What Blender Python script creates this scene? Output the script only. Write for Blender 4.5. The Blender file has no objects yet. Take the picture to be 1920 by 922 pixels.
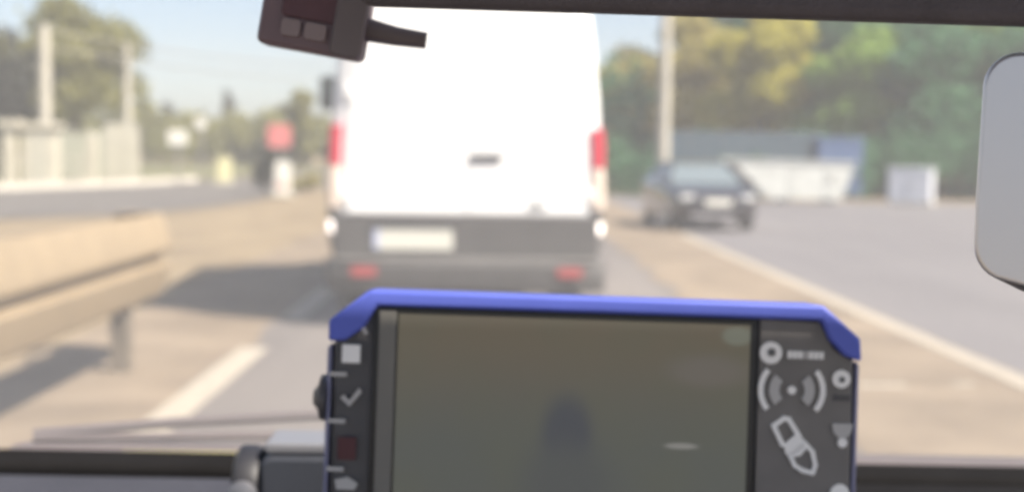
import bpy, math, random
from mathutils import Vector, Matrix, Quaternion

random.seed(7)
SC = bpy.context.scene
COL = SC.collection
R = math.radians

# ------------------------------------------------------------------ camera
cd = bpy.data.cameras.new('camera')
cam = bpy.data.objects.new('camera', cd)
COL.objects.link(cam)
SC.camera = cam
cd.sensor_width = 36.0
cd.lens = 36.0 * 2600 / 1920
cd.clip_start = 0.02
cd.clip_end = 2000
cam.location = (0, 0, 1.3)
cam.matrix_world = (Matrix.Translation((0, 0, 1.3)) @ Matrix.Rotation(R(-0.604), 4, 'Z')
                    @ Matrix.Rotation(R(90 - 3.776), 4, 'X') @ Matrix.Rotation(R(0.8), 4, 'Z'))
cd.dof.use_dof = True            # hand-held phone lens that has hunted too close
cd.dof.focus_distance = 0.45
cd.dof.aperture_fstop = 10.0

# ------------------------------------------------------------------ world, sun, exposure
SUN = Vector((1.75, -0.98, 2.3)).normalized()
w = bpy.data.worlds.new('World')
SC.world = w
w.use_nodes = True
wn = w.node_tree
sky = wn.nodes.new('ShaderNodeTexSky')
sky.sky_type = 'NISHITA'
sky.sun_disc = False
sky.sun_elevation = math.asin(SUN.z)
sky.sun_rotation = math.atan2(SUN.x, SUN.y)
sky.air_density = 0.8
sky.dust_density = 1.4
sky.ozone_density = 1.0
bg = wn.nodes['Background']
wn.links.new(sky.outputs[0], bg.inputs[0])
bg.inputs[1].default_value = 0.05
ld = bpy.data.lights.new('sun', 'SUN')
ld.energy = 3.2
ld.angle = R(0.6)
ld.color = (1.0, 0.92, 0.80)
lo = bpy.data.objects.new('sun', ld)
COL.objects.link(lo)
lo.rotation_mode = 'QUATERNION'
lo.rotation_quaternion = (-SUN).to_track_quat('-Z', 'Y')
lo.location = SUN * 60
SC.view_settings.view_transform = 'Standard'
SC.view_settings.look = 'None'
SC.view_settings.gamma = 1.0
SC.view_settings.use_curve_mapping = False
SC.view_settings.exposure = 1.74
SC.cycles.use_denoising = True
SC.cycles.max_bounces = 8
SC.cycles.transparent_max_bounces = 12
SC.cycles.volume_bounces = 1
SC.cycles.filter_width = 2.6

# ------------------------------------------------------------------ materials
MATS = {}


def mat(name, col, rough=0.6, metal=0.0, vary=0.0, scale=8.0, bump=0.0, coat=0.0, emit=None, es=0.0, col2=None, spec=0.5):
    if name in MATS:
        return MATS[name]
    m = bpy.data.materials.new(name)
    m.use_nodes = True
    nt = m.node_tree
    p = nt.nodes['Principled BSDF']
    p.inputs['Base Color'].default_value = (*col, 1)
    p.inputs['Roughness'].default_value = rough
    p.inputs['Metallic'].default_value = metal
    p.inputs['Coat Weight'].default_value = coat
    p.inputs['Specular IOR Level'].default_value = spec
    if emit:
        p.inputs['Emission Color'].default_value = (*emit, 1)
        p.inputs['Emission Strength'].default_value = es
    if vary or bump or col2:
        tc = nt.nodes.new('ShaderNodeTexCoord')
        n = nt.nodes.new('ShaderNodeTexNoise')
        n.inputs['Scale'].default_value = scale
        n.inputs['Detail'].default_value = 6
        nt.links.new(tc.outputs['Object'], n.inputs['Vector'])
        if vary or col2:
            r = nt.nodes.new('ShaderNodeValToRGB')
            r.color_ramp.elements[0].position = 0.3
            r.color_ramp.elements[1].position = 0.7
            a = [max(0, c * (1 - vary)) for c in col]
            b = [min(1, c * (1 + vary)) for c in (col2 or col)]
            r.color_ramp.elements[0].color = (*a, 1)
            r.color_ramp.elements[1].color = (*b, 1)
            nt.links.new(n.outputs['Fac'], r.inputs['Fac'])
            nt.links.new(r.outputs['Color'], p.inputs['Base Color'])
        if bump:
            n2 = nt.nodes.new('ShaderNodeTexNoise')
            n2.inputs['Scale'].default_value = scale * 9
            n2.inputs['Detail'].default_value = 4
            nt.links.new(tc.outputs['Object'], n2.inputs['Vector'])
            b_ = nt.nodes.new('ShaderNodeBump')
            b_.inputs['Strength'].default_value = bump
            b_.inputs['Distance'].default_value = 0.02
            nt.links.new(n2.outputs['Fac'], b_.inputs['Height'])
            nt.links.new(b_.outputs['Normal'], p.inputs['Normal'])
    MATS[name] = m
    return m


def road_mat(name, col, col2, patch=0.35):
    """worn asphalt: fine aggregate grain, broad dusty patches, long wheel streaks"""
    m = bpy.data.materials.new(name)
    m.use_nodes = True
    nt = m.node_tree
    p = nt.nodes['Principled BSDF']
    p.inputs['Roughness'].default_value = 0.85
    tc = nt.nodes.new('ShaderNodeTexCoord')
    mp = nt.nodes.new('ShaderNodeMapping')
    mp.inputs['Scale'].default_value = (1.6, 0.12, 1)
    nt.links.new(tc.outputs['Object'], mp.inputs[0])
    n1 = nt.nodes.new('ShaderNodeTexNoise')
    n1.inputs['Scale'].default_value = 1.0
    n1.inputs['Detail'].default_value = 5
    nt.links.new(mp.outputs[0], n1.inputs['Vector'])
    n2 = nt.nodes.new('ShaderNodeTexNoise')
    n2.inputs['Scale'].default_value = patch
    n2.inputs['Detail'].default_value = 5
    nt.links.new(tc.outputs['Object'], n2.inputs['Vector'])
    ad = nt.nodes.new('ShaderNodeMath')
    ad.operation = 'MULTIPLY_ADD'
    ad.inputs[1].default_value = 0.5
    nt.links.new(n1.outputs['Fac'], ad.inputs[0])
    h = nt.nodes.new('ShaderNodeMath')
    h.operation = 'MULTIPLY'
    h.inputs[1].default_value = 0.5
    nt.links.new(n2.outputs['Fac'], h.inputs[0])
    nt.links.new(h.outputs[0], ad.inputs[2])
    r = nt.nodes.new('ShaderNodeValToRGB')
    r.color_ramp.elements[0].position = 0.36
    r.color_ramp.elements[1].position = 0.64
    r.color_ramp.elements[0].color = (*col, 1)
    r.color_ramp.elements[1].color = (*col2, 1)
    nt.links.new(ad.outputs[0], r.inputs['Fac'])
    g = nt.nodes.new('ShaderNodeTexNoise')
    g.inputs['Scale'].default_value = 70
    g.inputs['Detail'].default_value = 3
    nt.links.new(tc.outputs['Object'], g.inputs['Vector'])
    gr = nt.nodes.new('ShaderNodeMapRange')
    gr.inputs[1].default_value = 0.3
    gr.inputs[2].default_value = 0.7
    gr.inputs[3].default_value = 0.75
    gr.inputs[4].default_value = 1.25
    nt.links.new(g.outputs['Fac'], gr.inputs[0])
    mx = nt.nodes.new('ShaderNodeMixRGB')
    mx.blend_type = 'MULTIPLY'
    mx.inputs[0].default_value = 1
    nt.links.new(r.outputs['Color'], mx.inputs[1])
    nt.links.new(gr.outputs[0], mx.inputs[2])
    nt.links.new(mx.outputs[0], p.inputs['Base Color'])
    b = nt.nodes.new('ShaderNodeBump')
    b.inputs['Strength'].default_value = 0.35
    b.inputs['Distance'].default_value = 0.01
    nt.links.new(g.outputs['Fac'], b.inputs['Height'])
    nt.links.new(b.outputs['Normal'], p.inputs['Normal'])
    MATS[name] = m
    return m


def leaf_mat(name, a, b):
    if name in MATS:
        return MATS[name]
    m = bpy.data.materials.new(name)
    m.use_nodes = True
    nt = m.node_tree
    p = nt.nodes['Principled BSDF']
    p.inputs['Roughness'].default_value = 0.7
    p.inputs['Specular IOR Level'].default_value = 0.2
    gi = nt.nodes.new('ShaderNodeNewGeometry')
    r = nt.nodes.new('ShaderNodeValToRGB')
    r.color_ramp.elements[0].color = (*a, 1)
    r.color_ramp.elements[1].color = (*b, 1)
    nt.links.new(gi.outputs['Random Per Island'], r.inputs['Fac'])
    nt.links.new(r.outputs['Color'], p.inputs['Base Color'])
    tr = nt.nodes.new('ShaderNodeBsdfTranslucent')
    nt.links.new(r.outputs['Color'], tr.inputs['Color'])
    mx = nt.nodes.new('ShaderNodeMixShader')
    mx.inputs[0].default_value = 0.5
    nt.links.new(p.outputs[0], mx.inputs[1])
    nt.links.new(tr.outputs[0], mx.inputs[2])
    nt.links.new(mx.outputs[0], nt.nodes['Material Output'].inputs['Surface'])
    MATS[name] = m
    return m


def dusty_glass():
    """the pane as thin clear glass filled with the fine dust that catches the sun"""
    m = bpy.data.materials.new('dusty_glass')
    m.use_nodes = True
    nt = m.node_tree
    nt.nodes.remove(nt.nodes['Principled BSDF'])
    v = nt.nodes.new('ShaderNodeVolumePrincipled')
    v.inputs['Color'].default_value = (.97, .96, .97, 1)
    v.inputs['Density'].default_value = 16.5
    v.inputs['Anisotropy'].default_value = 0.0
    nt.links.new(v.outputs[0], nt.nodes['Material Output'].inputs['Volume'])
    return m


# ------------------------------------------------------------------ mesh helpers
class MB:
    def __init__(s):
        s.v = []
        s.f = []

    def add(s, verts, faces):
        o = len(s.v)
        s.v += [tuple(p) for p in verts]
        s.f += [tuple(i + o for i in f) for f in faces]
        return s

    def box(s, x0, x1, y0, y1, z0, z1):
        return s.add([(x0, y0, z0), (x1, y0, z0), (x1, y1, z0), (x0, y1, z0),
                      (x0, y0, z1), (x1, y0, z1), (x1, y1, z1), (x0, y1, z1)],
                     [(0, 3, 2, 1), (4, 5, 6, 7), (0, 1, 5, 4), (1, 2, 6, 5), (2, 3, 7, 6), (3, 0, 4, 7)])

    def prism_y(s, pts, y0, y1):
        """pts (x, z) listed counter-clockwise seen from -Y, pushed from y0 back to y1"""
        n = len(pts)
        v = [(x, y0, z) for x, z in pts] + [(x, y1, z) for x, z in pts]
        f = [tuple(range(n)), tuple(range(2 * n - 1, n - 1, -1))]
        f += [(i, i + n, (i + 1) % n + n, (i + 1) % n) for i in range(n)]
        return s.add(v, f)

    def prism_x(s, pts, x0, x1):
        n = len(pts)
        v = [(x0, y, z) for y, z in pts] + [(x1, y, z) for y, z in pts]
        f = [tuple(range(n)), tuple(range(2 * n - 1, n - 1, -1))]
        f += [(i, i + n, (i + 1) % n + n, (i + 1) % n) for i in range(n)]
        return s.add(v, f)

    def loft(s, rings, cap=True, closed=True):
        n = len(rings[0])
        v = [p for r in rings for p in r]
        f = []
        for k in range(len(rings) - 1):
            for i in range(n if closed else n - 1):
                j = (i + 1) % n
                f.append((k * n + i, k * n + j, (k + 1) * n + j, (k + 1) * n + i))
        if cap:
            f.append(tuple(range(n - 1, -1, -1)))
            f.append(tuple((len(rings) - 1) * n + i for i in range(n)))
        return s.add(v, f)

    def tube(s, pts, rad, n=10):
        pts = [Vector(p) for p in pts]
        if not isinstance(rad, (list, tuple)):
            rad = [rad] * len(pts)
        rings = []
        for i, p in enumerate(pts):
            d = (pts[min(i + 1, len(pts) - 1)] - pts[max(i - 1, 0)]).normalized()
            up = Vector((0, 0, 1)) if abs(d.z) < 0.9 else Vector((1, 0, 0))
            a = d.cross(up).normalized()
            b = d.cross(a)
            rings.append([p + (a * math.cos(t) + b * math.sin(t)) * rad[i]
                          for t in [2 * math.pi * k / n for k in range(n)]])
        return s.loft(rings)

    def lathe_x(s, prof, cx, cy, cz, n=24):
        """prof: (x offset, radius) round an axis along X"""
        rings = [[(cx + dx, cy + r * math.cos(t), cz + r * math.sin(t))
                  for t in [2 * math.pi * k / n for k in range(n)]] for dx, r in prof]
        return s.loft(rings)

    def lathe_y(s, prof, cx, cy, cz, n=24):
        rings = [[(cx + r * math.cos(t), cy + dy, cz + r * math.sin(t))
                  for t in [2 * math.pi * k / n for k in range(n)]] for dy, r in prof]
        return s.loft(rings)

    def lathe_z(s, prof, cx, cy, n=16):
        rings = [[(cx + r * math.cos(t), cy + r * math.sin(t), z)
                  for t in [2 * math.pi * k / n for k in range(n)]] for z, r in prof]
        return s.loft(rings)

    def build(s, name, m, parent=None, bevel=0.0, seg=2, smooth=False, angle=35):
        me = bpy.data.meshes.new(name)
        me.from_pydata(s.v, [], s.f)
        me.validate()
        import bmesh
        bm = bmesh.new()
        bm.from_mesh(me)
        bmesh.ops.recalc_face_normals(bm, faces=bm.faces)
        if bevel:
            es = [e for e in bm.edges if len(e.link_faces) == 2 and e.calc_face_angle(0) > R(angle)]
            flat = not smooth
            res = bmesh.ops.bevel(bm, geom=es, offset=bevel, segments=seg, profile=0.5, affect='EDGES', clamp_overlap=True)
            if flat:
                for fc in bm.faces:
                    fc.smooth = False
                for fc in res['faces']:
                    fc.smooth = True
        bm.to_mesh(me)
        bm.free()
        if smooth:
            for p in me.polygons:
                p.use_smooth = True
            try:
                me.set_sharp_from_angle(angle=R(40))
            except Exception:
                pass
        me.materials.append(m)
        o = bpy.data.objects.new(name, me)
        COL.objects.link(o)
        if parent:
            o.parent = parent
        return o


def sheet(name, pts, z, m, kind='structure', parent=None):
    mb = MB()
    mb.add([(x, y, z) for x, y in pts], [tuple(range(len(pts)))])
    o = mb.build(name, m, parent)
    if kind:
        o['kind'] = kind
    return o


def tag(o, label, cat, group=None):
    o['label'] = label
    o['category'] = cat
    if group:
        o['group'] = group
    return o


def empty(name, loc=(0, 0, 0), rz=0.0):
    o = bpy.data.objects.new(name, None)
    o.empty_display_size = 0.2
    COL.objects.link(o)
    o.location = loc
    o.rotation_euler = (0, 0, rz)
    return o


def rrect(x0, x1, z0, z1, r, n=5):
    pts = []
    for cx, cz, a0 in ((x1 - r, z0 + r, -90), (x1 - r, z1 - r, 0), (x0 + r, z1 - r, 90), (x0 + r, z0 + r, 180)):
        for k in range(n + 1):
            a = R(a0 + 90 * k / n)
            pts.append((cx + r * math.cos(a), cz + r * math.sin(a)))
    return pts


# ------------------------------------------------------------------ shared materials
M_VERGE = mat('dry_verge', (0.195, 0.142, 0.085), 0.95, vary=0.22, scale=0.9, bump=0.6, col2=(0.235, 0.18, 0.108))
M_LANE = road_mat('lane_asphalt', (0.122, 0.108, 0.101), (0.180, 0.158, 0.145))
M_APRON = road_mat('grey_asphalt', (0.130, 0.121, 0.125), (0.172, 0.160, 0.163), 0.2)
M_SIDE = road_mat('side_road_asphalt', (0.10, 0.09, 0.083), (0.14, 0.125, 0.11), 0.2)
M_SHOULDER = mat('dusty_shoulder', (0.180, 0.136, 0.093), 0.95, vary=0.2, scale=1.2, bump=0.5, col2=(0.212, 0.164, 0.115))
M_PAINT = mat('road_paint', (0.38, 0.335, 0.27), 0.7, vary=0.2, scale=14, bump=0.2)
M_KERB = mat('pale_kerb', (0.55, 0.51, 0.44), 0.85, vary=0.12, scale=3)
M_GALV = mat('galvanised_steel', (0.28, 0.212, 0.13), 0.6, metal=0.1, vary=0.07, scale=5)
M_WHITE = mat('white_van_paint', (0.86, 0.86, 0.85), 0.3, coat=0.4)
M_GREYPL = mat('grey_bumper_plastic', (0.068, 0.064, 0.062), 0.65, vary=0.12, scale=6, bump=0.1)
M_DARKPL = mat('dark_plastic', (0.035, 0.035, 0.038), 0.55, vary=0.1, scale=20)
M_TYRE = mat('tyre_rubber', (0.03, 0.03, 0.03), 0.9)
M_RIM = mat('alloy_rim', (0.5, 0.5, 0.5), 0.35, metal=0.8)
M_GLASSD = mat('tinted_window', (0.03, 0.04, 0.045), 0.08, spec=0.8)
M_REDL = mat('red_lens', (0.55, 0.02, 0.05), 0.25)
M_CLEARL = mat('pale_lens', (0.72, 0.60, 0.50), 0.25)
M_REVL = mat('lit_white_lens', (0.9, 0.85, 0.8), 0.3, emit=(1.0, 0.88, 0.80), es=0.9)
M_CONC = mat('pale_concrete', (0.44, 0.41, 0.34), 0.9, vary=0.12, scale=3, bump=0.2)
M_RENDER = mat('pale_render', (0.50, 0.46, 0.37), 0.9, vary=0.08, scale=1.5, bump=0.2)
M_BARK = mat('bark', (0.11, 0.09, 0.065), 0.95, vary=0.25, scale=6, bump=0.6)
M_SIGNW = mat('white_sign', (0.75, 0.73, 0.66), 0.5)
M_STEEL = mat('grey_post_steel', (0.33, 0.31, 0.28), 0.5, metal=0.4)

# ------------------------------------------------------------------ setting: ground, roads, markings
gm = MB()
NX, NY = 44, 44
gx = [-300 + 600 * i / NX for i in range(NX + 1)]
gy = [-60 + 440 * (j / NY) for j in range(NY + 1)]


def ground_z(x, y):
    z = -0.02
    if x > 2:                                   # wooded bank behind the grey forecourt
        t = max(0.0, min(1.0, (y - 50) / 60)) * max(0.0, min(1.0, (x - 2) / 8))
        z += 9.0 * t * t * (3 - 2 * t)
    t = max(0.0, min(1.0, (y - 130) / 130))      # low rise far along the road
    z += 5.0 * t * t * (3 - 2 * t)
    return z


gm.add([(x, y, ground_z(x, y)) for y in gy for x in gx],
       [(j * (NX + 1) + i, j * (NX + 1) + i + 1, (j + 1) * (NX + 1) + i + 1, (j + 1) * (NX + 1) + i)
        for j in range(NY) for i in range(NX)])
ground = gm.build('ground', M_VERGE, smooth=True)
ground['kind'] = 'structure'
sheet('road', [(-1.75, -50), (3.2, -50), (3.2, 128), (-1.75, 128)], 0.0, M_LANE)
rw = random.Random(4)
wob = [(-1.62 + rw.uniform(-.10, .06), -50 + 110 * i / 200) for i in range(201)]
sheet('shoulder', [(-2.9, 60), (-2.9, -50)] + wob, 0.0015, M_SHOULDER)
sheet('forecourt', [(3.205, -50), (60, -50), (60, 41), (22, 41.5), (9, 42.2), (3.205, 44.5)], 0.0, M_APRON)
sheet('side_road', [(-60, 19), (-22, 21.5), (-9.05, 25.2), (-7.3, 27.6), (-6.6, 31), (-6.4, 36), (-6.3, 60), (-6.3, 128),
                    (-11.6, 128), (-11.9, 70), (-12.4, 57.4), (-13.1, 50), (-14.98, 41.7), (-22, 35.5), (-60, 31)], 0.0, M_SIDE)


rw = random.Random(3)
wob = [(1.75 + rw.uniform(-.16, .16), -50 + 150 * (1 - i / 260)) for i in range(261)]
sheet('hard_shoulder', [(3.21, -50), (3.21, 100)] + wob, 0.004, M_SHOULDER)


def strip(name, x0, x1, y0, y1, parent=None):
    o = MB().box(x0, x1, y0, y1, 0.002, 0.009).build(name, M_PAINT)
    o['kind'] = 'structure'
    return o


strip('lane_line', 3.02, 3.17, -30, 23)
for y0, y1 in ((2.2, 4.4), (5.6, 9.08), (10.8, 13.6), (15.4, 18.4), (20.4, 23.4), (25.4, 28.4), (31, 34)):
    strip('lane_dash', -1.68, -1.5, y0, y1)
strip('cross_mark', 2.08, 2.36, 7.84, 7.93)
strip('cross_mark', 2.66, 2.78, 7.93, 8.00)

M_FIELD = mat('dry_grass', (.13, .125, .05), .95, vary=.2, scale=.5, bump=.5)
sheet('field', [(-90, 40), (-23, 40), (-15.6, 42.5), (-13.6, 50.5), (-12.9, 58), (-12.1, 127), (-90, 127)], .003, M_FIELD)
# kerb along the far side of the side road, in separate stones
kp = [(-40, 32.9), (-22, 35.5), (-14.98, 41.7), (-13.1, 50), (-12.4, 57.4)]
kerb = empty('kerb', (-14, 45, 0))
kerb['kind'] = 'structure'
for (ax, ay), (bx, by) in zip(kp[:-1], kp[1:]):
    L = math.hypot(bx - ax, by - ay)
    n = max(1, round(L / 1.0))
    for i in range(n):
        t0 = (i + 0.015) / n
        t1 = (i + 0.985) / n
        dx, dy = (bx - ax) / L, (by - ay) / L
        px, py = -dy * 0.3, dx * 0.3
        p0 = (ax + (bx - ax) * t0, ay + (by - ay) * t0)
        p1 = (ax + (bx - ax) * t1, ay + (by - ay) * t1)
        h = 0.2 + random.uniform(-.008, .008)
        q = [p0, p1, (p1[0] + px, p1[1] + py), (p0[0] + px, p0[1] + py)]
        mb = MB().add([(x + 14, y - 45, z) for z in (-.05, h) for x, y in q],
                      [(0, 3, 2, 1), (4, 5, 6, 7), (0, 1, 5, 4), (1, 2, 6, 5), (2, 3, 7, 6), (3, 0, 4, 7)])
        mb.build('kerbstone', M_KERB, kerb, bevel=0.02, seg=1)

# ------------------------------------------------------------------ vegetation
L_OLIVE = leaf_mat('olive_leaves', (0.20, 0.20, 0.06), (0.33, 0.31, 0.11))
L_GREEN = leaf_mat('green_leaves', (0.17, 0.28, 0.05), (0.29, 0.42, 0.09))
L_DEEP = leaf_mat('deep_green_leaves', (0.05, 0.15, 0.07), (0.11, 0.25, 0.12))
L_YELLOW = leaf_mat('yellowing_leaves', (0.38, 0.35, 0.05), (0.52, 0.47, 0.08))
L_BROWN = leaf_mat('brownish_leaves', (0.36, 0.32, 0.10), (0.52, 0.45, 0.15))
L_DARK = leaf_mat('dark_evergreen', (0.06, 0.065, 0.05), (0.10, 0.105, 0.075))


def crown_mesh(blobs, n, size, rng):
    """leaf faces spread through a set of ellipsoid clumps"""
    mb = MB()
    tot = sum(b[3] * b[4] for b in blobs)
    for (cx, cy, cz, rx, rz) in blobs:
        for k in range(int(n * rx * rz / tot)):
            d = Vector((rng.gauss(0, 1), rng.gauss(0, 1), rng.gauss(0, 1))).normalized()
            rr = rng.random() ** 0.33
            if rng.random() < .1:
                rr *= 1.18
            p = Vector((cx + d.x * rx * rr, cy + d.y * rx * rr, cz + d.z * rz * rr))
            nrm = (d * 0.7 + Vector((rng.gauss(0, .7), rng.gauss(0, .7), rng.gauss(0, .7)))).normalized()
            a = nrm.orthogonal().normalized()
            a.rotate(Quaternion(nrm, rng.random() * 6.28))
            b = nrm.cross(a)
            s = size * rng.uniform(.6, 1.35)
            mb.add([p + a * s, p + b * s * .55, p - a * s, p - b * s * .55], [(0, 1, 2, 3)])
    return mb


def tree(name, label, x, y, h, cw, leaf, seed, group=None, cat='tree', leaves=2600, size=.17, trunk_h=.32, lobes=11, tr=None, z0=None):
    rng = random.Random(seed)
    root = empty(name, (x, y, ground_z(x, y) if z0 is None else z0), rng.uniform(0, 6.28))
    tag(root, label, cat, group)
    r0 = tr or max(.1, h * .022)
    th = h * trunk_h
    lean = (rng.uniform(-.3, .3), rng.uniform(-.3, .3))
    mb = MB()
    mb.tube([(0, 0, -.15), (0, 0, th * .5), (lean[0] * .5, lean[1] * .5, th), (lean[0], lean[1], h * .72)],
            [r0 * 1.35, r0, r0 * .8, r0 * .25], 9)
    blobs = []
    for k in range(lobes):
        a = 2 * math.pi * k / lobes * 2.4 + rng.uniform(-.4, .4)
        t = (k + .5) / lobes
        zz = th + (h - th) * (.12 + .74 * t)
        env = math.sin(math.pi * min(1, .22 + .70 * t)) ** .8
        rr = cw * .5 * env * rng.uniform(.45, .75)
        br = cw * .5 * rng.uniform(.38, .58) * (.62 + .38 * env)
        c = (lean[0] * t + rr * math.cos(a), lean[1] * t + rr * math.sin(a), zz)
        blobs.append((c[0], c[1], c[2], br, br * rng.uniform(.62, .85)))
        base = (lean[0] * t * .6, lean[1] * t * .6, th * .8 + (zz - th) * .4)
        mb.tube([base, ((base[0] + c[0]) / 2, (base[1] + c[1]) / 2, (base[2] + c[2]) / 2 + .1), c],
                [r0 * .42, r0 * .28, r0 * .1], 6)
    blobs.append((lean[0], lean[1], h * .62, cw * .3, h * .2))
    mb.build('trunk', M_BARK, root, smooth=True)
    crown_mesh(blobs, leaves, size, rng).build('crown', leaf, root)
    return root


def shrub(label, x, y, h, wd, leaf, seed, group=None, leaves=700):
    rng = random.Random(seed)
    root = empty('shrub', (x, y, ground_z(x, y)))
    tag(root, label, 'shrub', group)
    mb = MB()
    for k in range(5):
        a = k * 1.3
        mb.tube([(0, 0, -.05), (math.cos(a) * wd * .2, math.sin(a) * wd * .2, h * .6)], [.03, .012], 5)
    mb.build('stem', M_BARK, root)
    bl = [(rng.uniform(-.3, .3) * wd, rng.uniform(-.3, .3) * wd, h * rng.uniform(.3, .72), wd * .3, h * .27) for _ in range(6)]
    crown_mesh(bl, leaves, .10, rng).build('foliage', leaf, root)
    return root


# right bank: brownish, yellow, then green trees up to the frame's edge
tree('broadleaf_tree', 'brownish thin tree right behind the pale concrete pole, next to the white van', 5.9, 62, 6.4, 4.6, L_BROWN, 1, leaves=4200, trunk_h=.14, lobes=14)
tree('broadleaf_tree', 'bright yellow-leaved tree above the dark car', 10.0, 53, 7.6, 4.6, L_YELLOW, 2, leaves=8000, size=.22, trunk_h=.14, lobes=14)
tree('broadleaf_tree', 'yellowish brown tree between the concrete pole and the bright yellow tree', 8.1, 57, 7.6, 4.4, L_BROWN, 3, leaves=4200, trunk_h=.14, lobes=14)
GR = 'green trees on the right bank'
spots = [(12.9, 51, 6.6, 4.6, L_GREEN, 'green tree right beside the bright yellow tree'),
         (14.8, 56, 9.5, 6.2, L_DEEP, 'tall deep green tree behind the blue container'),
         (15.8, 50, 7.0, 5.2, L_DEEP, 'deep green tree directly behind the white cabinet'),
         (18.4, 53, 9.0, 6.0, L_GREEN, 'tall green tree between the white cabinet and the mirror'),
         (19.6, 49, 7.0, 5.2, L_DEEP, 'deep green tree half covered by the rear-view mirror'),
         (22.8, 53, 9, 6.5, L_DEEP, 'deep green tree at the right frame edge above the mirror')]
for i, (x, y, h, cw, lf, lab) in enumerate(spots):
    tree('broadleaf_tree', lab, x, y, h, cw, lf, 20 + i, GR, leaves=6500, size=.2, trunk_h=.05, lobes=16)
# undergrowth along the foot of the bank
rng = random.Random(5)
bl = []
for k in range(60):
    x = 3.8 + 22 * k / 60
    bl.append((x, 46.5 + rng.uniform(-.8, 2.2), rng.uniform(.2, 1.1) + max(0, x - 9) * .10, rng.uniform(.7, 1.2), rng.uniform(.7, 1.3)))
u = crown_mesh(bl, 16000, .13, rng).build('undergrowth', L_DEEP)
u['kind'] = 'stuff'
bl = []
for k in range(64):
    x = 5 + 28 * k / 64
    bl.append((x, 62 + rng.uniform(-3, 4), rng.uniform(2, 3.5 if x < 9 else 10), rng.uniform(2.0, 2.8), rng.uniform(2, 2.8)))
u = crown_mesh(bl, 20000, .32, rng).build('wood', L_DEEP)
u['kind'] = 'stuff'
tag(u, 'dense dark wood covering the bank behind the green trees', 'wood')

# left trees
tree('broadleaf_tree', 'large olive green tree behind the pale pole at the left', -18.9, 62, 8.4, 6.6, L_OLIVE, 41, leaves=6000, size=.2, trunk_h=.2, lobes=14)
tree('broadleaf_tree', 'dark olive tree at the left frame edge', -21.6, 60, 6.8, 6.0, L_DARK, 42, leaves=3600, size=.2, trunk_h=.15)
tree('broadleaf_tree', 'hazy green tree just left of the white van', -13.4, 92, 6.0, 2.7, L_OLIVE, 43, leaves=2200, size=.2, trunk_h=.12)
tree('cypress_tree', 'tall thin dark cypress on the skyline near the red sign', -28.6, 148, 8.6, 1.7, L_DARK, 44, 'dark skyline trees', leaves=900, size=.3, trunk_h=.1, lobes=9, z0=.2)
tree('cypress_tree', 'short dark tree on the skyline above the two white signs', -35.4, 148, 6.9, 2.0, L_DARK, 45, 'dark skyline trees', leaves=900, size=.3, trunk_h=.1, lobes=9, z0=.2)
bl = []
for k in range(80):
    x = -52 + 62 * k / 80
    bl.append((x, 128 + rng.uniform(-6, 10), rng.uniform(.8, 3.6) + (.6 if x < -22 else 0), rng.uniform(1.6, 2.6), rng.uniform(1.3, 1.9)))
u = crown_mesh(bl, 22000, .42, rng).build('far_wood', L_OLIVE)
u['kind'] = 'stuff'
tag(u, 'hazy belt of far trees below the skyline at the left', 'wood')
shrub('dark shrub behind the white traffic bollard', -7.0, 42, 1.5, 1.1, L_DARK, 51)
shrub('low dark shrub between the white bollard and the van', -6.5, 47, .55, 1.1, L_BROWN, 52)

# ------------------------------------------------------------------ left roadside things
# pale pole above a pale kiosk
o = MB().lathe_z([(-.2, .27), (0, .27), (3.2, .23), (5.75, .19), (5.8, .10)], 0, 0, 14).build('utility_pole', M_CONC, smooth=True)
o.location = (-16.75, 51.5, 0)
tag(o, 'thick pale concrete pole rising behind the pale roadside kiosk at the left', 'pole')
for i, (za, zb_) in enumerate(((5.6, 5.9), (5.0, 5.2))):
    cpts = [(-16.75 + 17.5 * t, 51.5 + 40 * t, za + (zb_ + 3.2 - za) * t - 1.6 * math.sin(math.pi * t)) for t in [j / 12 for j in range(13)]]
    o = MB().tube(cpts, .035, 5).build('overhead_cable', M_STEEL, smooth=True)
    tag(o, ('upper' if i == 0 else 'lower') + ' overhead cable leaving the thick pale pole towards the van', 'cable', 'overhead cables')
k = empty('kiosk', (-16.35, 49.9, 0), R(8))
tag(k, 'pale roadside kiosk with a flat overhanging cap below the thick pale pole', 'kiosk')
MB().box(-.58, .58, -.45, .45, 0, 1.98).build('wall', M_RENDER, k, bevel=.02)
MB().box(-.74, .74, -.6, .6, 1.985, 2.17).build('cap', M_RENDER, k, bevel=.02)
MB().box(-.34, .34, -.475, -.452, .1, 1.75).build('door', mat('kiosk_door', (.42, .40, .33), .7), k, bevel=.006)
MB().box(.22, .27, -.50, -.476, .85, 1.0).build('handle', M_STEEL, k)
g = empty('gate_post', (-17.3, 49.4, 0))
tag(g, 'slim pale gate post with a wide cap at the left frame edge', 'post')
MB().box(-.2, .2, -.2, .2, 0, 2.0).build('shaft', M_RENDER, g, bevel=.02)
MB().box(-.38, .38, -.32, .32, 2.003, 2.25).build('cap', M_RENDER, g, bevel=.03)
g = empty('fence_post', (-15.75, 54, 0))
tag(g, 'short pale post in front of the pale hoarding right of the kiosk', 'post')
MB().box(-.17, .17, -.17, .17, 0, 1.75).build('shaft', M_RENDER, g, bevel=.02)
MB().add([(-.2, -.2, 1.753), (.2, -.2, 1.753), (.2, .2, 1.753), (-.2, .2, 1.753), (0, 0, 1.9)],
         [(0, 3, 2, 1), (0, 1, 4), (1, 2, 4), (2, 3, 4), (3, 0, 4)]).build('cap', M_RENDER, g)
o = MB().lathe_z([(-.2, .19), (0, .19), (3.0, .165), (5.5, .13), (5.55, .07)], 0, 0, 14).build('utility_pole', M_CONC, smooth=True)
o.location = (-15.05, 56.5, 0)
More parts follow.
